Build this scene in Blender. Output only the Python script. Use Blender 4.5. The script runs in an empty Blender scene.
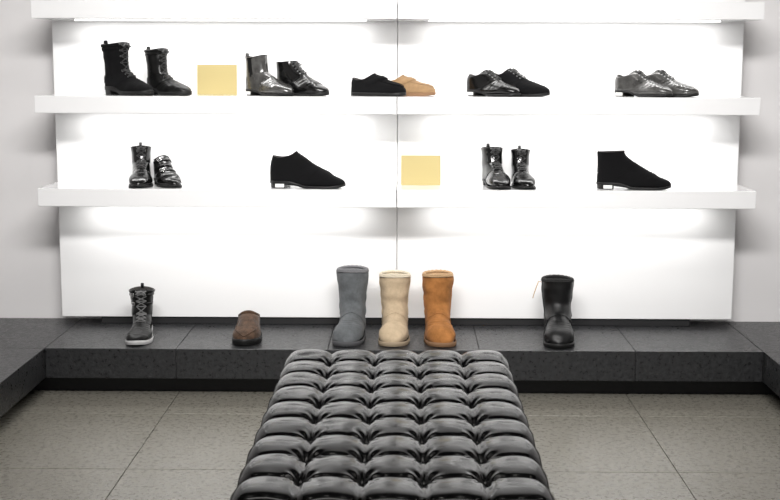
import bpy, math, random
from mathutils import Vector, Matrix, noise
random.seed(4)
sc = bpy.context.scene
try:
    sc.view_settings.view_transform = 'Standard'
    sc.view_settings.look = 'None'
except Exception: pass
pi = math.pi

# ---------------------------------------------------------------- materials
def mat(name, col, rough=.5, metal=0, coat=0, sheen=0, bump=0, bscale=80, var=0, vscale=8, bdist=.002,
        spec=.5, emis=None, estr=0, rvar=0, col2=None, detail=4, crough=.12):
    m = bpy.data.materials.new(name); m.use_nodes = True
    nt = m.node_tree; N = nt.nodes; Lk = nt.links
    b = N['Principled BSDF']
    b.inputs['Base Color'].default_value = (*col, 1)
    b.inputs['Roughness'].default_value = rough
    b.inputs['Metallic'].default_value = metal
    b.inputs['Coat Weight'].default_value = coat
    b.inputs['Coat Roughness'].default_value = crough
    b.inputs['Sheen Weight'].default_value = sheen
    b.inputs['Specular IOR Level'].default_value = spec
    if emis:
        b.inputs['Emission Color'].default_value = (*emis, 1)
        b.inputs['Emission Strength'].default_value = estr
    tc = N.new('ShaderNodeTexCoord')
    if var or rvar:
        n = N.new('ShaderNodeTexNoise'); n.inputs['Scale'].default_value = vscale; n.inputs['Detail'].default_value = 6
        n.inputs['Roughness'].default_value = .65
        Lk.new(tc.outputs['Object'], n.inputs['Vector'])
        if var:
            r = N.new('ShaderNodeValToRGB')
            r.color_ramp.elements[0].position = .34; r.color_ramp.elements[1].position = .66
            c2 = col2 or tuple(min(1, c*(1+var)) for c in col)
            c1 = tuple(c*(1-var) for c in col)
            r.color_ramp.elements[0].color = (*c1, 1); r.color_ramp.elements[1].color = (*c2, 1)
            Lk.new(n.outputs['Fac'], r.inputs['Fac']); Lk.new(r.outputs['Color'], b.inputs['Base Color'])
        if rvar:
            mr = N.new('ShaderNodeMapRange'); mr.inputs['From Min'].default_value = .3; mr.inputs['From Max'].default_value = .7
            mr.inputs['To Min'].default_value = rough-rvar; mr.inputs['To Max'].default_value = rough+rvar
            Lk.new(n.outputs['Fac'], mr.inputs['Value']); Lk.new(mr.outputs['Result'], b.inputs['Roughness'])
    if bump:
        n2 = N.new('ShaderNodeTexNoise'); n2.inputs['Scale'].default_value = bscale; n2.inputs['Detail'].default_value = detail
        Lk.new(tc.outputs['Object'], n2.inputs['Vector'])
        bp = N.new('ShaderNodeBump'); bp.inputs['Strength'].default_value = bump; bp.inputs['Distance'].default_value = bdist
        Lk.new(n2.outputs['Fac'], bp.inputs['Height']); Lk.new(bp.outputs['Normal'], b.inputs['Normal'])
    return m

M = dict(
 wall=mat('wall_paint', (.78,.765,.765), .6, bump=.08, bscale=250),
 ceil=mat('ceiling_paint', (.08,.08,.08), .8, bump=.05, bscale=200),
 panel=mat('white_laminate', (.86,.86,.86), .38, bump=.02, bscale=40),
 shelf=mat('white_lacquer', (.88,.88,.885), .16, coat=.5, bump=.02, bscale=30),
 led=mat('led_diffuser', (.9,.9,.9), .5, emis=(1,.99,.96), estr=2),
 lamp=mat('downlight_lens', (.9,.9,.9), .5, emis=(1,.97,.92), estr=30),
 dark=mat('dark_recess', (.012,.012,.013), .6, bump=.1),
 grout=mat('floor_grout', (.09,.086,.078), .9, bump=.2, bscale=300),
 tile=mat('floor_tile_stone', (.232,.219,.187), .30, var=.20, vscale=60, bump=.4, bscale=120, bdist=.003, rvar=.10, detail=8),
 slate=mat('platform_slate', (.022,.0225,.024), .34, var=.4, vscale=60, bump=.6, bscale=110, bdist=.003, rvar=.12, detail=8),
 lea=mat('black_tufted_leather', (.002,.002,.0022), .15, bump=.06, bscale=220, bdist=.001, rvar=.03, vscale=12, spec=.17),
 chrome=mat('chrome', (.7,.7,.7), .15, metal=1, bump=.01),
 dmetal=mat('dark_metal', (.25,.25,.25), .3, metal=1, bump=.01),
 gold=mat('gold_card', (.46,.375,.17), .6, bump=.06, bscale=300, spec=.2),
 goldedge=mat('card_edge', (.5,.4,.2), .7, bump=.05),
 gloss=mat('polished_black_leather', (.004,.004,.004), .16, coat=.1, bump=.12, bscale=60, bdist=.002, spec=.35, crough=.08),
 grey=mat('brushed_dark_leather', (.045,.044,.042), .2, coat=.5, bump=.14, bscale=60, bdist=.002, var=.5, vscale=20, spec=.6, crough=.08),
 semi=mat('soft_black_leather', (.006,.006,.006), .30, bump=.25, bscale=120, bdist=.002, spec=.22),
 suede=mat('black_suede', (.007,.007,.0075), .95, sheen=.01, bump=.4, bscale=400, spec=.08),
 lining=mat('shoe_lining', (.035,.032,.03), .9, bump=.2),
 rubber=mat('black_rubber', (.008,.008,.008), .5, bump=.1, bscale=200, spec=.3),
 rubberhi=mat('rubber_painted_highlight', (.50,.50,.50), .5, bump=.1, bscale=200, spec=.3),  # high-top sole: white streak reflections put into the rubber's colour
 heel=mat('stacked_heel', (.012,.011,.01), .35, bump=.1, bscale=200, spec=.3),
 lace=mat('lace_cord', (.03,.03,.03), .6, bump=.4, bscale=900),
 lacel=mat('grey_lace_cord', (.14,.14,.14), .6, bump=.4, bscale=900),
 elastic=mat('elastic_gore', (.006,.006,.006), .9, bump=.5, bscale=600, spec=.1),
 tag=mat('price_tag', (.8,.8,.78), .6, bump=.03),
 tan=mat('tan_suede', (.30,.19,.10), .95, sheen=.1, bump=.4, bscale=400, spec=.1, var=.12, vscale=30),
 brown=mat('brown_suede', (.075,.042,.025), .75, sheen=.1, bump=.8, bscale=200, spec=.25, var=.5, vscale=45),
 ugrey=mat('grey_sheepskin', (.115,.122,.128), .95, sheen=.1, bump=.5, bscale=350, spec=.1, var=.25, vscale=25),
 ubeige=mat('sand_sheepskin', (.50,.39,.265), .95, sheen=.05, bump=.5, bscale=350, spec=.1, var=.15, vscale=25),
 uchest=mat('chestnut_sheepskin', (.34,.145,.046), .95, sheen=.05, bump=.5, bscale=350, spec=.1, var=.28, vscale=25),
 ublack=mat('black_sheepskin', (.006,.006,.0065), .36, bump=.5, bscale=300, spec=.35),
 fgrey=mat('grey_fleece', (.2,.2,.21), 1, bump=1, bscale=250, bdist=.006),
 fcream=mat('cream_fleece', (.72,.64,.5), 1, bump=1, bscale=250, bdist=.006),
 ftan=mat('tan_fleece', (.55,.36,.2), 1, bump=1, bscale=250, bdist=.006),
 fblack=mat('black_fleece', (.02,.02,.02), 1, bump=1, bscale=250, bdist=.006),
 solel=mat('light_rubber_sole', (.32,.25,.17), .8, bump=.2, bscale=200),
 solec=mat('tan_rubber_sole', (.22,.12,.06), .8, bump=.2, bscale=200),
 soleg=mat('grey_rubber_sole', (.07,.07,.075), .8, bump=.2, bscale=200),
 ribbon=mat('orange_ribbon', (.55,.33,.13), .6, bump=.1),
)

# ---------------------------------------------------------------- mesh helpers
def link(o):
    sc.collection.objects.link(o); return o
def mesh(name, V, F, mats, midx=None, smooth=True, parent=None):
    me = bpy.data.meshes.new(name); me.from_pydata([tuple(v) for v in V], [], F)
    for m in mats: me.materials.append(m)
    if midx:
        for p, i in zip(me.polygons, midx): p.material_index = i
    if smooth:
        for p in me.polygons: p.use_smooth = True
    me.update()
    o = link(bpy.data.objects.new(name, me))
    if parent: o.parent = parent
    return o
def boxdata(x0,x1,y0,y1,z0,z1):
    V=[(x0,y0,z0),(x1,y0,z0),(x1,y1,z0),(x0,y1,z0),(x0,y0,z1),(x1,y0,z1),(x1,y1,z1),(x0,y1,z1)]
    F=[(0,3,2,1),(4,5,6,7),(0,1,5,4),(1,2,6,5),(2,3,7,6),(3,0,4,7)]
    return V,F
def box(name,x0,x1,y0,y1,z0,z1,m,bev=0,parent=None,seg=2):
    V,F=boxdata(x0,x1,y0,y1,z0,z1)
    o=mesh(name,V,F,[m],smooth=False,parent=parent)
    if bev:
        b=o.modifiers.new('bev','BEVEL'); b.width=bev; b.segments=seg
    return o
def boxes(name,L,mats,bev=0,parent=None):
    V=[];F=[];I=[]
    for (x0,x1,y0,y1,z0,z1,i) in L:
        v,f=boxdata(x0,x1,y0,y1,z0,z1); k=len(V); V+=v; F+=[tuple(a+k for a in q) for q in f]; I+=[i]*6
    o=mesh(name,V,F,mats,I,smooth=False,parent=parent)
    if bev:
        b=o.modifiers.new('bev','BEVEL'); b.width=bev; b.segments=2
    return o
def empty(name, loc=(0,0,0), rz=0, s=1):
    e=link(bpy.data.objects.new(name,None)); e.location=loc; e.rotation_euler=(0,0,math.radians(rz)); e.scale=(s,s,s)
    e.empty_display_size=.05
    return e
def area(name, loc, target, sx, sy, power, col=(1,1,1), spread=180):
    l=bpy.data.lights.new(name,'AREA'); l.shape='RECTANGLE'; l.size=sx; l.size_y=sy; l.energy=power; l.color=col
    l.spread=math.radians(spread)
    o=link(bpy.data.objects.new(name,l)); o.location=loc
    d=Vector(target)-Vector(loc); o.rotation_euler=d.to_track_quat('-Z','Y').to_euler()
    return o

# ---------------------------------------------------------------- room
DP=5.08; DS=4.80; DW=5.20
xl,xr,xm=-1.408,1.337,-.032
XW0,XW1=-2.05,2.05
CEIL=2.75; YF=-.8
L=[(XW0,XW1,YF,DW,-.05,-.004,1)]
gx=[-.867+.573*k for k in range(-3,6)]; gy=[4.42-.63*k for k in range(-2,9)]
for i in range(len(gx)-1):
    for j in range(len(gy)-1):
        a,b=max(gx[i],XW0),min(gx[i+1],XW1); c,d=max(gy[j+1],YF),min(gy[j],DW)
        if b-a>.02 and d-c>.02: L.append((a+.0015,b-.0015,c+.0015,d-.0015,-.02,0,0))
boxes('floor',L,[M['tile'],M['grout']],bev=.001)
box('wall_back',XW0-.1,XW1+.1,DW,DW+.1,-.05,CEIL,M['wall'])
box('wall_left',XW0-.1,XW0,YF,DW,-.05,CEIL,M['wall'])
box('wall_right',XW1,XW1+.1,YF,DW,-.05,CEIL,M['wall'])
box('ceiling',XW0-.1,XW1+.1,YF,DW+.1,CEIL,CEIL+.1,M['ceil'])
PT=.19; PB=.075; PF=4.634; PL,PR=-1.356,1.345
L=[]
e=.0012
A0,A1,DWp=XW0+.003,XW1-.003,DW-.003
xs=[PL,-.860,-.288,.282,.868,PR]
for a,b in zip(xs[:-1],xs[1:]): L.append((a+e,b-e,PF,DWp,PB,PT,0))
L.append((PL+.003,PR-.003,PF+.004,DWp,PB+.004,PT-.004,1))
ys=[DWp,PF-.0,PF-.57,PF-1.14,PF-1.71,PF-2.28,PF-2.85]
for a,b in zip(ys[:-1],ys[1:]):
    L.append((A0,PL-e,b+e,a-e,PB,PT,0)); L.append((PR+e,A1,b+e,a-e,PB,PT,0))
L.append((A0,PL-.004,ys[-1]+.004,DWp,PB+.004,PT-.004,1)); L.append((PR+.004,A1,ys[-1]+.004,DWp,PB+.004,PT-.004,1))
L+= [(PL-.1,PR+.1,PF+.10,DWp,0,PB,1),(A0,PL-.1,ys[-1]+.1,DWp,0,PB,1),(PR+.1,A1,ys[-1]+.1,DWp,0,PB,1)]
boxes('display_platform',L,[M['slate'],M['dark']],bev=.0015)
for i,(a,b) in enumerate(((xl,xm-.0012),(xm+.0012,xr))):
    box('display_panel' if i==0 else 'display_panel.001',a,b,DP,DP+.04,.222,1.95,M['panel'],bev=.0015)
box('trim_1',-1.25,1.17,DP+.012,DW,PT,.222,M['dark'],bev=.002)
boxes('trim_2',[(xl+.05,xr-.05,DP+.04,DW,.26,.32,0),(xl+.05,xr-.05,DP+.04,DW,1.8,1.86,0)],[M['panel']])
tops=[(.777,.709),(1.130,1.065),(1.486,1.420)]
n=0
for (zt,zb) in tops:
    for (a,b) in ((xl,xm-.0012),(xm+.0012,xr)):
        p=empty('display_shelf' if n==0 else 'display_shelf.%03d'%n,((a+b)/2,DS,zt))
        hw=(b-a)/2
        box('shelf_board',-hw,hw,0,DP-DS,zb-zt,0,M['shelf'],bev=.002,parent=p)
        box('led_strip',-hw+.12,hw-.12,.17,.185,zb-zt-.004,zb-zt,M['led'],parent=p)
        area('shelf_light',((a+b)/2,DS+.185,zb-.008),((a+b)/2,DS+.205,zb-.2),(b-a)-.22,.03,2.2,(1,.99,.975))
        n+=1
k=0
for y in (1.2,2.5,3.7):
    for x in (-1.2,-.4,.4,1.2):
        p=empty('ceiling_downlight' if k==0 else 'ceiling_downlight.%03d'%k,(x,y,CEIL))
        seg=24;F=[];I=[]
        prof=[(0,-.004,1),(.045,-.004,1),(.045,-.008,0),(.06,-.008,0),(.062,0,0)]
        V=[(r*math.cos(2*pi*s/seg),r*math.sin(2*pi*s/seg),z) for r,z,_ in prof for s in range(seg)]
        for q in range(len(prof)-1):
            for s in range(seg):
                F.append((q*seg+s,q*seg+(s+1)%seg,(q+1)*seg+(s+1)%seg,(q+1)*seg+s)); I.append(1 if q==0 else 0)
        mesh('lamp',V,F,[M['chrome'],M['lamp']],I,parent=p)
        k+=1
area('ceiling_light',(0,3.0,CEIL-.03),(0,3.0,0),2.6,.3,19,(1,.97,.93))
area('front_fill',(0,1.6,2.55),(0,5.1,.95),2.0,.3,36,(1,.985,.97),80)  # added fill light, brightens shelf fronts and panel; not a real fixture
w=bpy.data.worlds.new('world'); sc.world=w; w.use_nodes=True
w.node_tree.nodes['Background'].inputs['Color'].default_value=(.97,.98,1,1)
w.node_tree.nodes['Background'].inputs['Strength'].default_value=.36

# ---------------------------------------------------------------- ottoman
def tube(pts,r,seg=8,closed=False):
    P=[Vector(q) for q in pts]; n=len(P); V=[];F=[]
    up=None
    for i in range(n):
        if closed: t=(P[(i+1)%n]-P[i-1])
        else: t=P[min(i+1,n-1)]-P[max(i-1,0)]
        if t.length<1e-9: t=Vector((1,0,0))
        t.normalize()
        if up is None:
            up=Vector((0,0,1)) if abs(t.z)<.9 else Vector((1,0,0))
        a=t.cross(up)
        if a.length<1e-5: a=t.cross(Vector((0,1,0)))
        a.normalize(); b=a.cross(t).normalized(); up=b
        for s in range(seg):
            an=2*pi*s/seg; V.append(P[i]+(a*math.cos(an)+b*math.sin(an))*r)
    m=n if closed else n-1
    for i in range(m):
        for s in range(seg):
            j=(i+1)%n; F.append((i*seg+s,i*seg+(s+1)%seg,j*seg+(s+1)%seg,j*seg+s))
    if not closed:
        F.append(tuple(range(seg-1,-1,-1))); F.append(tuple((n-1)*seg+s for s in range(seg)))
    return V,F

def ottoman():
    p=empty('tufted_leather_bench')
    W=.6386; y0,y1=2.367,3.685; Ht=.422
    x0=-.342; x1=.297
    nc,nr=5,9; R=34
    nx,ny=nc*R,nr*R
    V=[];F=[]
    def h(u,v):
        cu,cv=u*nc,v*nr
        fu,fv=cu-math.floor(cu),cv-math.floor(cv)
        bu,bv=round(cu),round(cv)
        du,dv=(cu-bu),(cv-bv); r=math.hypot(du,dv)
        ax,ay=min(fu,1-fu),min(fv,1-fv)
        ed=min(u*nc,(1-u)*nc,v*nr,(1-v)*nr)
        z=.0088*math.sin(pi*fu)**.9+.0062*math.sin(pi*fv)-.003
        z-=.0050*math.exp(-(ax/.07)**2)
        z-=.0035*math.exp(-(ay/.045)**2)
        inner=0<bu<nc and 0<bv<nr
        z-=(.014 if inner else .006)*math.exp(-(r/.15)**1.5)
        ang=math.atan2(dv,du)
        if inner: z+=.0020*math.cos(ang*8+1.9*math.sin(bu*3.1+bv*1.7))*math.exp(-((r-.21)/.09)**2)
        z+=.0026*noise.noise(Vector((cu*1.1,cv*1.1,3.)))+.0012*noise.noise(Vector((cu*2.4,cv*2.4,9.)))
        z-=.014*max(0,1-ed/.28)**2.4
        return z
    for j in range(ny+1):
        for i in range(nx+1):
            u,v=i/nx,j/ny
            z=Ht-.014+h(u,v)
            cu,cv=u*nc,v*nr
            sx=(abs(math.sin(pi*cv))**.6)*.007*(1 if u>.5 else -1)*max(0,1-min(u,1-u)*nc*1.5)
            sy=(abs(math.sin(pi*cu))**.6)*.007*(1 if v>.5 else -1)*max(0,1-min(v,1-v)*nr*1.5)
            V.append((x0+W*u+sx,y0+(y1-y0)*v+sy,z))
    def id(i,j): return j*(nx+1)+i
    for j in range(ny):
        for i in range(nx): F.append((id(i,j),id(i+1,j),id(i+1,j+1),id(i,j+1)))
    per=[id(i,0) for i in range(nx)]+[id(nx,j) for j in range(ny)]+[id(i,ny) for i in range(nx,0,-1)]+[id(0,j) for j in range(ny,0,-1)]
    prev=per
    for k,(zz,out) in enumerate([(.368,.006),(.352,.010),(.335,.011),(.31,.010),(.292,.005),(.284,-.004),(.284,-.08)]):
        cur=[]
        for q in per:
            x,y,z=V[q]
            nxn=1 if x>x1-.012 else (-1 if x<x0+.012 else 0); nyn=1 if y>y1-.012 else (-1 if y<y0+.012 else 0)
            cur.append(len(V)); V.append((x+nxn*out,y+nyn*out,zz))
        for a in range(len(per)):
            b=(a+1)%len(per); F.append((prev[a],cur[a],cur[b],prev[b]))
        prev=cur
    F.append(tuple(reversed(prev)))
    mesh('tufted_cushion',V,F,[M['lea']],parent=p)
    for nm,z,o in (('piping_top',.374,.005),('piping_bottom',.288,.006)):
        pts=[]
        c=.02
        for (ax,ay,s) in ((x1+o-c,y0-o+c,-90),(x1+o-c,y1+o-c,0),(x0-o+c,y1+o-c,90),(x0-o+c,y0-o+c,180)):
            for t in range(6):
                an=math.radians(s+90*t/5); pts.append((ax+c*math.cos(an),ay+c*math.sin(an),z))
        V2,F2=tube(pts,.0045,8,closed=True); mesh(nm,V2,F2,[M['lea']],parent=p)
    V3=[];F3=[]
    for i in range(1,nc):
        for j in range(1,nr):
            bx=x0+W*i/nc; by=y0+(y1-y0)*j/nr; k0=len(V3); bz=Ht-.014-.0245
            for rr,zz in ((.0085,-.003),(.0085,.001),(.006,.0035),(.002,.0045)):
                for s in range(12): V3.append((bx+rr*math.cos(2*pi*s/12),by+rr*math.sin(2*pi*s/12),bz+zz))
            for q in range(3):
                for s in range(12): F3.append((k0+q*12+s,k0+q*12+(s+1)%12,k0+(q+1)*12+(s+1)%12,k0+(q+1)*12+s))
            F3.append(tuple(k0+36+s for s in range(12)))
    mesh('buttons',V3,F3,[M['lea']],parent=p)
    box('base_frame',x0+.02,x1-.02,y0+.02,y1-.02,.20,.286,M['semi'],bev=.006,parent=p)
    for k,(x,y) in enumerate(((x0+.05,y0+.05),(x1-.05,y0+.05),(x0+.05,y1-.05),(x1-.05,y1-.05))):
        box('leg_%d'%(k+1),x-.02,x+.02,y-.02,y+.02,0,.20,M['chrome'],bev=.003,parent=p)
ottoman()

# ---------------------------------------------------------------- shoes
def catm(p0,p1,p2,p3,t):
    return .5*((2*p1)+(-p0+p2)*t+(2*p0-5*p1+4*p2-p3)*t*t+(-p0+3*p1-3*p2+p3)*t**3)
def smooth(x,a,b):
    t=max(0,min(1,(x-a)/(b-a))); return t*t*(3-2*t)

class Shoe:
    def __init__(s,name,rings,loc,yaw,scale=1,side=1,sole='dress',hh=.024,t=.007,zs=1,reg=None,crease=0,soft=0):
        s.R=[[r[0],r[1]*1.0,r[2],r[3],r[4],r[5] if len(r)>5 else 2.4,r[6] if len(r)>6 else 0] for r in rings]
        s.n=len(s.R); s.side=side; s.sole=sole; s.hh=hh; s.t=t; s.reg=reg; s.crease=crease; s.soft=soft
        s.L=max(r[2] for r in s.R)
        s.e=empty(name,loc,yaw,scale); s.parts={}
        s.seed=random.random()*50
    def sz(s,x):
        L=s.L
        toe=.008*max(0,(x/L-.76)/.24)**2
        if s.sole=='dress':
            return s.hh+(s.t-s.hh)*smooth(x,.25*L,.52*L)+toe
        return s.t+toe*.5
    def base(s,u,a):
        u=max(0,min(s.n-1,u)); i=min(int(u),s.n-2); t=u-i; R=s.R
        r=[catm(R[max(i-1,0)][k],R[i][k],R[i+1][k],R[min(i+2,s.n-1)][k],t) for k in range(7)]
        e=2/max(r[5],1.6); c,sn=math.cos(a),math.sin(a)
        cc=math.copysign(abs(c)**e,c); ss=math.copysign(abs(sn)**e,sn)
        x=(r[0]+r[2])/2+(r[2]-r[0])/2*cc; z=(r[1]+r[3])/2+(r[3]-r[1])/2*cc
        y=max(r[4],.0)*ss
        z-=r[6]*sn*sn
        x=x-.5*s.L; X=x+.5*s.L
        zz=s.sz(X)
        if z<zz: z=zz
        y+=s.side*(.006*math.sin(pi*min(1,max(0,X/s.L)))-.005*smooth(X,.5*s.L,s.L))
        return Vector((x,y,z))
    def nrm(s,u,a):
        d=.03
        du=s.base(min(u+d,s.n-1),a)-s.base(max(u-d,0),a); da=s.base(u,a+d)-s.base(u,a-d)
        n=da.cross(du)
        if n.length<1e-10: return Vector((0,0,1))
        n.normalize()
        c=s.base(u,a+pi)
        if n.dot(s.base(u,a)-c)<0: n=-n
        return n
    def pt(s,u,a,off=0):
        p=s.base(u,a); nn=s.nrm(u,a)
        o=off
        if s.crease:
            o+=s.crease*math.sin(u*9+2*noise.noise(Vector((a,u,s.seed))))*smooth(math.cos(a),-.2,.8)*math.exp(-((u-s.n*.52)/1.3)**2)
        if s.soft:
            o+=s.soft*noise.noise(Vector((p.x*22,p.y*22+s.seed,p.z*22)))+s.soft*.6*noise.noise(Vector((p.x*9+s.seed,p.y*9,p.z*40)))
        return p+nn*o
    def upper(s,mats,NU=60,NA=44,depth=.035,inset=.006):
        V=[];F=[];I=[]
        for i in range(NU+1):
            u=(s.n-1)*i/NU
            for j in range(NA):
                a=2*pi*j/NA
                o,m=(s.reg(u,a) if s.reg else (0,0))
                V.append(s.pt(u,a,o))
        for i in range(NU):
            u=(s.n-1)*(i+.5)/NU
            for j in range(NA):
                a=2*pi*(j+.5)/NA
                F.append((i*NA+j,i*NA+(j+1)%NA,(i+1)*NA+(j+1)%NA,(i+1)*NA+j)); I.append(s.reg(u,a)[1] if s.reg else 0)
        F.append(tuple(NU*NA+j for j in range(NA))); I.append(0)
        c=sum((V[j] for j in range(NA)),Vector())/NA
        prev=0
        for k,(sc_,dz) in enumerate(((.97,.0012),(.92,0),(.90,-.01),(.86,-depth*.6),(.8,-depth),(.05,-depth*1.02))):
            st=len(V)
            for j in range(NA):
                q=V[j]; V.append(Vector((c.x+(q.x-c.x)*sc_,c.y+(q.y-c.y)*sc_,q.z+dz)))
            for j in range(NA):
                F.append((prev+j,st+j,st+(j+1)%NA,prev+(j+1)%NA)); I.append(len(mats)-1 if k>=1 else 0)
            prev=st
        return mesh('upper',V,F,mats,I,parent=s.e)
    def hull(s,grow):
        pts=[]
        for i in range(90):
            u=(s.n-1)*i/89
            for j in range(48):
                p=s.base(u,2*pi*j/48)
                if p.z<s.sz(p.x+.5*s.L)+.016: pts.append((round(p.x,5),round(p.y,5)))
        pts=sorted(set(pts))
        def half(P):
            h=[]
            for p in P:
                while len(h)>1 and (h[-1][0]-h[-2][0])*(p[1]-h[-2][1])-(h[-1][1]-h[-2][1])*(p[0]-h[-2][0])<=0: h.pop()
                h.append(p)
            return h
        H=half(pts)[:-1]+half(pts[::-1])[:-1]
        P=[Vector(p) for p in H]; n=len(P); lens=[(P[(i+1)%n]-P[i]).length for i in range(n)]; T=sum(lens)
        out=[];K=72;i=0;acc=0
        for k in range(K):
            d=T*k/K
            while acc+lens[i]<d: acc+=lens[i]; i+=1
            out.append(P[i].lerp(P[(i+1)%n],(d-acc)/max(lens[i],1e-9)))
        for _ in range(3): out=[(out[i-1]+out[i]*2+out[(i+1)%K])/4 for i in range(K)]
        res=[]
        for i in range(K):
            t=(out[(i+1)%K]-out[i-1]).normalized(); nn=Vector((t.y,-t.x))
            X=out[i].x+.5*s.L
            g=grow-(.005*math.exp(-((X/s.L-.40)/.11)**2) if s.sole=='dress' else 0)
            res.append(out[i]+nn*g)
        return res
    def mksole(s,m,grow=.003,mh=None,up=.003,tread=False):
        H=s.hull(grow); K=len(H); V=[];F=[]
        for fr,g in ((1,-.004),(1,0),(.6,.0008),(0.12,.0003),(0,-.002)):
            for p in H:
                X=p.x+.5*s.L; z=s.sz(X)
                top=z+up; bot=z-s.t
                q=p*(1+ (g/ max(p.length,.02)))
                V.append((q.x,q.y,bot+(top-bot)*fr))
        for l in range(4):
            for k in range(K): F.append((l*K+k,l*K+(k+1)%K,(l+1)*K+(k+1)%K,(l+1)*K+k))
        F.append(tuple(range(K))); F.append(tuple(4*K+k for k in range(K-1,-1,-1)))
        mesh('sole',V,F,[m],parent=s.e)
        if s.sole=='dress':
            xh=.26*s.L-.5*s.L
            idx=[i for i in range(K) if H[i].x<=xh]
            st=next(i for i in idx if (i-1)%K not in idx)
            P=[];i=st
            while i in idx and len(P)<K: P.append(H[i]); i=(i+1)%K
            n=len(P); V=[];F=[]
            zt=s.hh-s.t+.001
            for z,g in ((zt,-.002),(zt*.66,-.0025),(zt*.62,-.0018),(zt*.33,-.003),(.0015,-.003),(0,-.0045)):
                for p in P:
                    c=Vector((xh-.03,0)); d=(p-c); V.append((*(c+d*(1+g/max(d.length,.01))),z))
            for l in range(5):
                for k in range(n): F.append((l*n+k,l*n+(k+1)%n,(l+1)*n+(k+1)%n,(l+1)*n+k))
            F.append(tuple(range(n))); F.append(tuple(5*n+k for k in range(n-1,-1,-1)))
            mesh('heel_block',V,F,[mh or m],parent=s.e,smooth=False)
        s.H=H
    def curve(s,name,path,r,m,off=.001,n=28,seg=6):
        pts=[]
        for k in range(n):
            u,a=path(k/(n-1)); pts.append(s.pt(u,a,off))
        V,F=tube(pts,r,seg); mesh(name,V,F,[m],parent=s.e)
    def strap(s,name,u0,u1,a0,a1,m,off=.003,n=26,thick=.003,shift=0):
        V=[];F=[]
        prof=[(0,off-thick),(0,off),(.5,off+.0006),(1,off),(1,off-thick)]
        for k in range(n):
            t=k/(n-1); a=a0+(a1-a0)*t
            for f,o in prof: V.append(s.pt(u0+(u1-u0)*f+shift*(t-.5),a,o))
        q=len(prof)
        for k in range(n-1):
            for l in range(q-1): F.append((k*q+l,k*q+l+1,(k+1)*q+l+1,(k+1)*q+l))
        F.append(tuple(range(q))); F.append(tuple((n-1)*q+l for l in range(q)))
        mesh(name,V,F,[m],parent=s.e)
    def buckle(s,u0,u1,a,da=.16,r=.0014,off=.005):
        pts=[(u0,a-da),(u0,a+da),(u1,a+da),(u1,a-da)]
        P=[]
        for k in range(4):
            (ua,aa),(ub,ab)=pts[k],pts[(k+1)%4]
            for t in range(4): P.append(s.pt(ua+(ub-ua)*t/4,aa+(ab-aa)*t/4,off))
        V,F=tube(P,r,6,closed=True); mesh('buckle',V,F,[M['chrome']],parent=s.e)
        P=[s.pt(u0+(u1-u0)*.5,a+da*(t/3*2-1),off+.001) for t in range(4)]
        V,F=tube(P,r*.8,6); mesh('buckle_prong',V,F,[M['chrome']],parent=s.e)
    def laces(s,ua,ub,n,al=.42,r=.0016,bow=True,off=.0028,eye=True,m=None):
        m=m or M['lace']
        for k in range(n):
            u=ua+(ub-ua)*k/(n-1); un=ua+(ub-ua)*min(n-1,k+1)/(n-1)
            s.curve('lace',lambda t:(u,-al+2*al*t),r,m,off,12)
            if k<n-1:
                s.curve('lace',lambda t:(u+(un-u)*t,-al+2*al*t),r,m,off+.002,12)
                s.curve('lace',lambda t:(u+(un-u)*t,al-2*al*t),r,m,off+.002,12)
            if eye:
                for sg in (-1,1):
                    c=s.pt(u,sg*al,off-.001); nn=s.nrm(u,sg*al)
                    a1=nn.orthogonal().normalized(); b1=nn.cross(a1)
                    pts=[c+(a1*math.cos(2*pi*q/10)+b1*math.sin(2*pi*q/10))*.0028 for q in range(10)]
                    V,F=tube(pts,.0010,5,closed=True); mesh('eyelet',V,F,[M['dmetal']],parent=s.e)
        if bow:
            c=s.pt(ua,0,off+.004)
            for sg in (-1,1):
                pts=[]
                for q in range(13):
                    an=2*pi*q/12
                    pts.append(c+Vector((.010*(1-math.cos(an))*.5+.004*math.sin(an),sg*.020*(1-math.cos(an))*.5+sg*.004*math.sin(an),-.012*(1-math.cos(an))*.5)))
                V,F=tube(pts,r,6); mesh('lace_bow',V,F,[m],parent=s.e)
                pts=[c+Vector((.012*q/6,sg*.014*q/6,-.02*(q/6)**1.5+.002)) for q in range(7)]
                V,F=tube(pts,r*.9,6); mesh('lace_end',V,F,[m],parent=s.e)
    def pull(s,m,w=.006,h=.018,u=.0):
        c=s.pt(u,pi,.001); pts=[c+Vector((-.002,0,-.016)),c+Vector((-.006,0,-.004)),c+Vector((-.006,0,h*.5)),c+Vector((0,0,h*.72)),c+Vector((.005,0,h*.5)),c+Vector((.004,0,-.006))]
        V=[];F=[]
        for p in pts:
            V.append(p+Vector((0,-w,0))); V.append(p+Vector((0,w,0)))
        for k in range(len(pts)-1): F.append((2*k,2*k+1,2*k+3,2*k+2))
        o=mesh('pull_tab',V,F,[m],parent=s.e)
        q=o.modifiers.new('s','SOLIDIFY'); q.thickness=.0018
    def tag(s,x0=.028,x1=.062,z0=.004,z1=.017):
        ym=min(p.y for p in s.H if p.x+.5*s.L<.08)
        V,F=boxdata(x0-.5*s.L,x1-.5*s.L,ym-.0015,ym-.0003,z0,z1)
        mesh('price_sticker',V,F,[M['tag']],smooth=False,parent=s.e)

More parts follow.
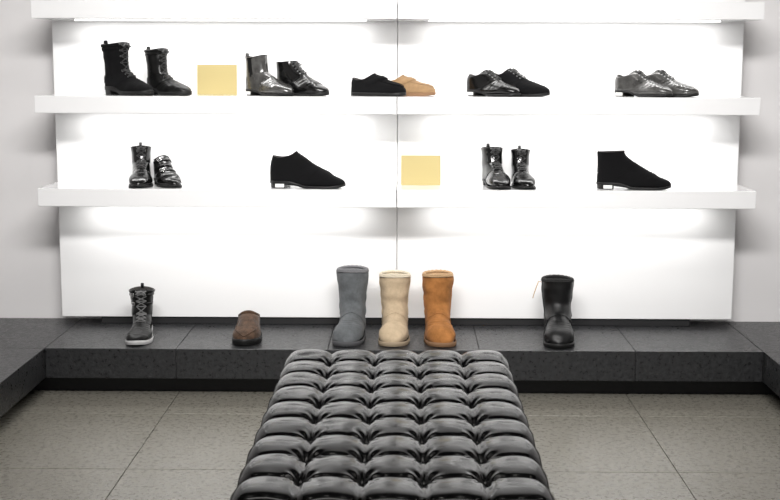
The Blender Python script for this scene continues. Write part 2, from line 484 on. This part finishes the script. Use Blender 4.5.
FOOT=[(.006,.070,.125,.100,.037),(.004,.045,.145,.089,.037),(.010,.0,.165,.079,.038),(.055,0,.185,.070,.040,2.6),(.11,0,.205,.062,.045,2.7),
      (.165,0,.225,.055,.049,2.7),(.205,0,.245,.048,.047,2.6),(.240,0,.263,.041,.040,2.5),(.265,0,.279,.034,.028,2.3),(.281,0,.288,.026,.015,2.2),(.288,.004,.291,.018,.003,2)]
OX=[(.014,.094,.103,.114,.033,2.1,.022),(.009,.085,.112,.108,.036,2.2,.010)]+FOOT
SLIP=[(.014,.122,.104,.138,.036,2.1,.014),(.008,.102,.117,.128,.038,2.2,.008),(.004,.075,.135,.116,.039),(.003,.045,.153,.103,.039),(.010,0,.171,.091,.039),(.055,0,.190,.080,.041,2.6),(.11,0,.209,.070,.045,2.7),
     (.165,0,.228,.061,.049,2.7)]+[list(r) for r in FOOT[6:]]
MOC=[(.012,.066,.118,.082,.036,2.2,.016),(.007,.056,.130,.079,.039,2.3,.007),(.004,.04,.150,.074,.04),(.008,.0,.17,.068,.041),(.055,0,.19,.061,.043,2.6),(.11,0,.205,.056,.047,2.7),
     (.165,0,.225,.050,.050,2.7),(.205,0,.242,.046,.048,2.6),(.236,0,.257,.041,.040,2.5),(.258,0,.270,.034,.029,2.3),(.272,0,.278,.026,.016,2.2),(.279,.004,.281,.018,.003,2)]
def shaft(H,Bx,D,W,sag=.006,n=3,lean=.0):
    out=[]
    for k in range(n):
        t=k/n; z=H+(.108-H)*t
        out.append((Bx*(1-t)+.010*t+lean*(1-t),z,(Bx+D+lean)*(1-t)+.116*t,z+.006+.004*t,W*(1-t)+.037*t,2.1,sag if k==0 else 0))
    return out
CHEL=shaft(.170,.004,.108,.043,.008)+[(.008,.085,.120,.104,.037,2.2)]+FOOT
CHUK=[(.004,.144,.108,.148,.041,2.1,.002),(.006,.122,.113,.134,.039,2.2,0),(.007,.095,.126,.121,.038,2.2),(.006,.068,.141,.109,.037),(.004,.043,.157,.099,.037),(.010,.0,.174,.089,.038),(.055,0,.191,.079,.040,2.6),(.11,0,.209,.069,.045,2.7),
      (.165,0,.228,.060,.049,2.7)]+FOOT[6:]
COMB=shaft(.215,-.004,.120,.048,.006,4)+[(.008,.085,.122,.106,.039,2.2)]+FOOT
ANK=shaft(.165,.002,.110,.045,.006,3)+[(.008,.085,.122,.106,.039,2.2)]+FOOT

S2,S3=1.130,.777

def oxford(name,loc,yaw,sc_,side,m,sticker=False,brogue=True,mm=None,rings=OX,q=0):
    def reg(u,a):
        aa=abs(((a+pi)%(2*pi))-pi)
        if u<4.6+q and aa>.34: return (.0016,0)
        if u>8.6+q: return (.0012,0)
        return (0,0)
    s=Shoe(name,rings,loc,yaw,sc_,side,reg=reg,crease=.0009)
    s.upper([mm or m,M['lining']]); s.mksole(M['rubber'],mh=M['heel'])
    s.laces(.6+.4*(rings is OX),4.3+q,5,al=.40)
    s.curve('toe_cap_seam',lambda t:(8.6+q,-1.5+3*t),.0009,m,.001)
    s.curve('quarter_seam',lambda t:(4.6+q+2*abs(t-.5)*1.2,-1.6+3.2*t),.0008,m,.001)
    s.curve('topline',lambda t:(.04,-pi+2*pi*t),.0016,m,.0004,48)
    if sticker: s.tag()
    return s
def ankle_boot(name,rings,loc,yaw,sc_,side,m,gore=True,sticker=False,pull=True,crease=.001,soft=.0008,ns=3,laces=False):
    def reg(u,a):
        aa=abs(((a+pi)%(2*pi))-pi)
        if gore and u<ns+1.2 and abs(aa-1.62)<.30-.05*u: return (-.0008,1)
        if laces and u<ns+3.2 and aa>.32: return (.002,0)
        return (0,0)
    s=Shoe(name,rings,loc,yaw,sc_,side,reg=reg,crease=crease,soft=soft)
    s.upper([m,M['elastic'],M['lining']],depth=.06); s.mksole(M['rubber'],mh=M['heel'])
    s.curve('topline',lambda t:(.04,-pi+2*pi*t),.0016,m,.0004,48)
    s.curve('vamp_seam',lambda t:(ns+2.6+1.2*abs(t-.5)*2,-1.7+3.4*t),.0009,m,.001)
    s.curve('back_seam',lambda t:(.1+(ns+2)*t,pi),.0012,m,.0008)
    if laces: s.laces(.4,ns+3.0,7,al=.38,r=.0019)
    if pull: s.pull(m)
    if sticker: s.tag()
    return s

def combat(name,loc,yaw,sc_,side,m,rings=COMB,k0=4,laces=True,straps=0,sole=None,lm=None):
    def reg(u,a):
        aa=abs(((a+pi)%(2*pi))-pi)
        if u<k0+3.4 and aa>.30: return (.002,0)
        if u>len(rings)-4.6: return (.0015,0)
        return (0,0)
    s=Shoe(name,rings,loc,yaw,sc_,side,reg=reg,crease=.0012,soft=.0022,hh=.032,t=.012)
    s.upper([m,M['lining']],depth=.06,NU=72); s.mksole(sole or M['rubber'],grow=.005,mh=sole or M['rubber'],up=.005)
    if laces: s.laces(.35,k0+3.0,8,al=.42,r=.0022 if not lm else .0024,m=lm)
    s.strap('collar_pad',.05,.6,.5,2*pi-.5,m,.0055,40,.004)
    s.strap('collar_pad_lower',.7,1.2,.6,2*pi-.6,m,.0045,40,.004)
    s.strap('heel_counter',k0+.4,k0+1.9,pi-1.0,pi+1.0,m,.004)
    s.curve('side_seam',lambda t:(.6+(k0+1.5)*t,1.5),.001,m,.003)
    s.curve('side_seam',lambda t:(.6+(k0+1.5)*t,-1.5),.001,m,.003)
    for k in range(straps):
        u=.9+k*1.7
        s.strap('strap',u,u+.42,-pi,pi,m,.006,50,.004)
        s.buckle(u-.08,u+.5,-.7,.17,.0022,.009)
    s.pull(m)
    return s
combat('lace_up_boot',(-1.075,4.930,S2),-40,.92,1,M['suede'])
combat('lace_up_boot.001',(-.922,4.945,S2),-42,.82,-1,M['semi'])
ankle_boot('chelsea_boot',CHEL,(-.528,4.930,S2),-42,.89,1,M['grey'],sticker=True)
oxford('derby_boot',(-.402,4.950,S2),-40,.90,-1,M['gloss'],rings=CHUK,q=0)
def moc(name,loc,yaw,sc_,side,m,rub):
    def reg(u,a):
        aa=abs(((a+pi)%(2*pi))-pi)
        if aa<.75 and 2.2<u<9.0: return (-.001,0)
        return (0,0)
    s=Shoe(name,MOC,loc,yaw,sc_,side,sole='flat',t=.010,reg=reg,soft=.0015)
    s.upper([m,M['lining']],depth=.03); s.mksole(rub,grow=.002)
    s.curve('apron_seam',lambda t:(2.4+6.6*math.sin(pi*t)**.7,-.85+1.7*t),.0016,m,.0012,40)
    s.strap('penny_strap',2.2,3.5,-1.5,1.5,m,.003)
    s.curve('topline',lambda t:(.03,-pi+2*pi*t),.0024,m,.0004,48)
    s.e.scale=(sc_,sc_,sc_*1.2)
    return s
moc('moccasin',(-.105,4.915,S2),-28,.86,1,M['suede'],M['rubber'])
moc('moccasin.001',(.010,4.990,S2),-20,.80,-1,M['tan'],M['solec'])
oxford('oxford_shoe',(.340,4.930,S2),-42,.88,1,M['gloss'],sticker=True)
oxford('oxford_shoe.001',(.442,4.955,S2),-40,.93,-1,M['suede'])
oxford('oxford_shoe.002',(.920,4.930,S2),-42,.88,1,M['grey'],sticker=True)
oxford('oxford_shoe.003',(1.018,4.955,S2),-42,.90,-1,M['grey'])
ankle_boot('ankle_boot',ANK,(-1.042,4.94,S3),-80,.90,1,M['gloss'],gore=False,laces=True)
def buckled(name,loc,yaw,sc_,side,m):
    s=Shoe(name,SLIP,loc,yaw,sc_,side,crease=.001,soft=.001)
    s.upper([m,M['lining']]); s.mksole(M['rubber'],mh=M['heel'])
    for u in (1.2,3.0,4.8):
        s.strap('strap',u,u+.8,-1.5,1.5,m,.004)
        if u!=3.0: s.buckle(u-.1,u+.9,-.55,.2,.002,.006)
    s.curve('toe_cap_seam',lambda t:(9.4,-1.5+3*t),.0009,m,.001)
    s.curve('topline',lambda t:(.04,-pi+2*pi*t),.0018,m,.0004,48)
buckled('buckled_shoe',(-.936,4.94,S3),-66,.84,-1,M['gloss'])
def slipon(name,loc,yaw,m):
    def reg(u,a):
        aa=abs(((a+pi)%(2*pi))-pi)
        if u<3.2 and .55<aa<.95: return (-.001,1)
        if u<5 and aa>=.95: return (.0012,0)
        return (0,0)
    s=Shoe(name,SLIP,loc,yaw,1.02,1,reg=reg,soft=.001)
    s.upper([m,M['elastic'],M['lining']]); s.mksole(M['rubber'],mh=M['heel'],grow=.004)
    s.curve('vamp_seam',lambda t:(5+.8*abs(t-.5)*2,-1.6+3.2*t),.0009,m,.001)
    s.curve('topline',lambda t:(.04,-pi+2*pi*t),.0018,m,.0004,48)
    s.tag()
slipon('slip_on_shoe',(-.378,4.875,S3),-5,M['suede'])
ankle_boot('laced_ankle_boot',ANK,(.354,4.94,S3),-80,.90,1,M['gloss'],gore=False,crease=.0015,soft=.002,laces=True)
ankle_boot('laced_ankle_boot.001',ANK,(.462,4.94,S3),-88,.86,-1,M['gloss'],gore=False,crease=.0015,soft=.002,laces=True)
ankle_boot('chukka_boot',CHUK,(.882,4.875,S3),-5,.99,1,M['suede'],gore=False,sticker=True,ns=1)
combat('buckled_high_top_boot',(-1.030,4.80,PT),-84,.93,1,M['semi'],straps=2,laces=True,rings=shaft(.198,-.002,.118,.050,.006,4)+COMB[4:],sole=M['rubberhi'],lm=M['lacel'])
def slipper(name,loc,yaw):
    s=Shoe(name,MOC,loc,yaw,1.0,1,sole='flat',t=.014,soft=.003)
    s.upper([M['brown'],M['ftan']],depth=.03); s.mksole(M['rubber'],grow=.003,up=.004)
    s.curve('apron_seam',lambda t:(2.4+7.0*math.sin(pi*t)**.7,-1.0+2.0*t),.0022,M['brown'],.0015,40)
    s.strap('fleece_cuff',-.0,.9,-pi,pi,M['brown'],.006,50,.006)
    s.e.scale=(.95,1.05,1.25)
slipper('suede_slipper',(-.614,4.812,PT),-86)
UG=[(-.004,.290,.122,.296,.061,2.1,.004),(-.001,.25,.121,.252,.060,2.1),(.002,.20,.119,.203,.056,2.1),(.004,.155,.118,.158,.053,2.1),(.003,.118,.124,.128,.051,2.1),(-.003,.080,.140,.110,.050,2.2),(-.003,.045,.160,.100,.050,2.2),
    (.004,0,.180,.093,.049,2.3),(.05,0,.200,.086,.050,2.5),(.11,0,.220,.079,.053,2.6),(.165,0,.240,.072,.056,2.6),(.207,0,.257,.063,.054,2.5),(.24,0,.270,.053,.045,2.4),(.262,0,.279,.042,.032,2.3),(.277,0,.285,.032,.018,2.2),(.284,.006,.288,.022,.004,2)]
def ugg(name,loc,yaw,side,m,fl,so,H=.29,ribbon=False):
    R=[list(r) for r in UG]
    for r in R:
        for i in (1,3):
            if r[i]>.128: r[i]=.128+(r[i]-.128)*(H-.128)/(.29-.128)
    s=Shoe(name,R,loc,yaw,1,side,sole='flat',t=.014,soft=.0045,crease=.0016)
    s.upper([m,fl],NU=80,depth=.08); s.mksole(so,grow=.004,up=.003)
    s.strap('fleece_collar',-.02,.30,-pi,pi,fl,.0025,60,.006)
    pts=[s.pt(0,2*pi*k/60,-.004)+Vector((0,0,.002+.001*math.sin(k*2.3))) for k in range(60)]
    V,F=tube(pts,.0058,8,closed=True); mesh('fleece_rim',V,F,[fl],parent=s.e)
    s.curve('side_seam',lambda t:(.3+5.2*t,1.45),.0016,m,.001,40)
    s.curve('side_seam',lambda t:(.3+5.2*t,-1.45),.0016,m,.001,40)
    s.curve('vamp_seam',lambda t:(5.2+2.0*abs(t-.5)*2,-1.45+2.9*t),.0016,m,.001,40)
    s.strap('heel_counter',5.0,7.4,pi-1.1,pi+1.1,m,.0025)
    s.curve('back_seam',lambda t:(.3+4.7*t,pi),.002,m,.0005,40)
    if ribbon:
        c=s.pt(.5,-1.5,.002)
        pts=[c+Vector((.0,-.001,.0)),c+Vector((.004,-.012,.004)),c+Vector((.010,-.020,-.016)),c+Vector((.012,-.028,-.040)),c+Vector((.012,-.034,-.062))]
        V,F=tube(pts,.0016,6); mesh('hang_ribbon',V,F,[M['ribbon']],parent=s.e)
    return s
ugg('sheepskin_boot',(-.214,4.815,PT),-94,1,M['ugrey'],M['fgrey'],M['soleg'],.262)
ugg('sheepskin_boot.001',(-.043,4.815,PT),-90,1,M['ubeige'],M['fcream'],M['solel'],.243)
ugg('sheepskin_boot.002',(.138,4.810,PT),-87,-1,M['uchest'],M['ftan'],M['solec'],.246)
ugg('sheepskin_boot.003',(.592,4.800,PT),-92,1,M['ublack'],M['fblack'],M['rubber'],.23,ribbon=True)

def card(name,x,z):
    p=empty(name,(x,4.985,z))
    o=box('card_face',-.078,.078,-.002,.002,.0,.118,M['gold'],bev=.0006,parent=p); o.rotation_euler=(math.radians(-5),0,0); o.location=(0,0,.0006)
    b=box('easel_back',-.02,.02,.0,.002,0,.085,M['goldedge'],parent=p); b.location=(0,.034,.0003); b.rotation_euler=(math.radians(17),0,0)
card('display_card',-.740,S2); card('display_card.001',.062,S3)

# ---------------------------------------------------------------- camera
cd=bpy.data.cameras.new('camera'); cam=link(bpy.data.objects.new('camera',cd))
cd.sensor_width=36; cd.lens=1262/780*36; cd.clip_start=.05
cam.matrix_world=Matrix.Translation((0,0,1.26))@Matrix.Rotation(math.radians(.68),4,'Z')@Matrix.Rotation(math.radians(90-8.47),4,'X')@Matrix.Rotation(math.radians(.15),4,'Z')
sc.camera=cam
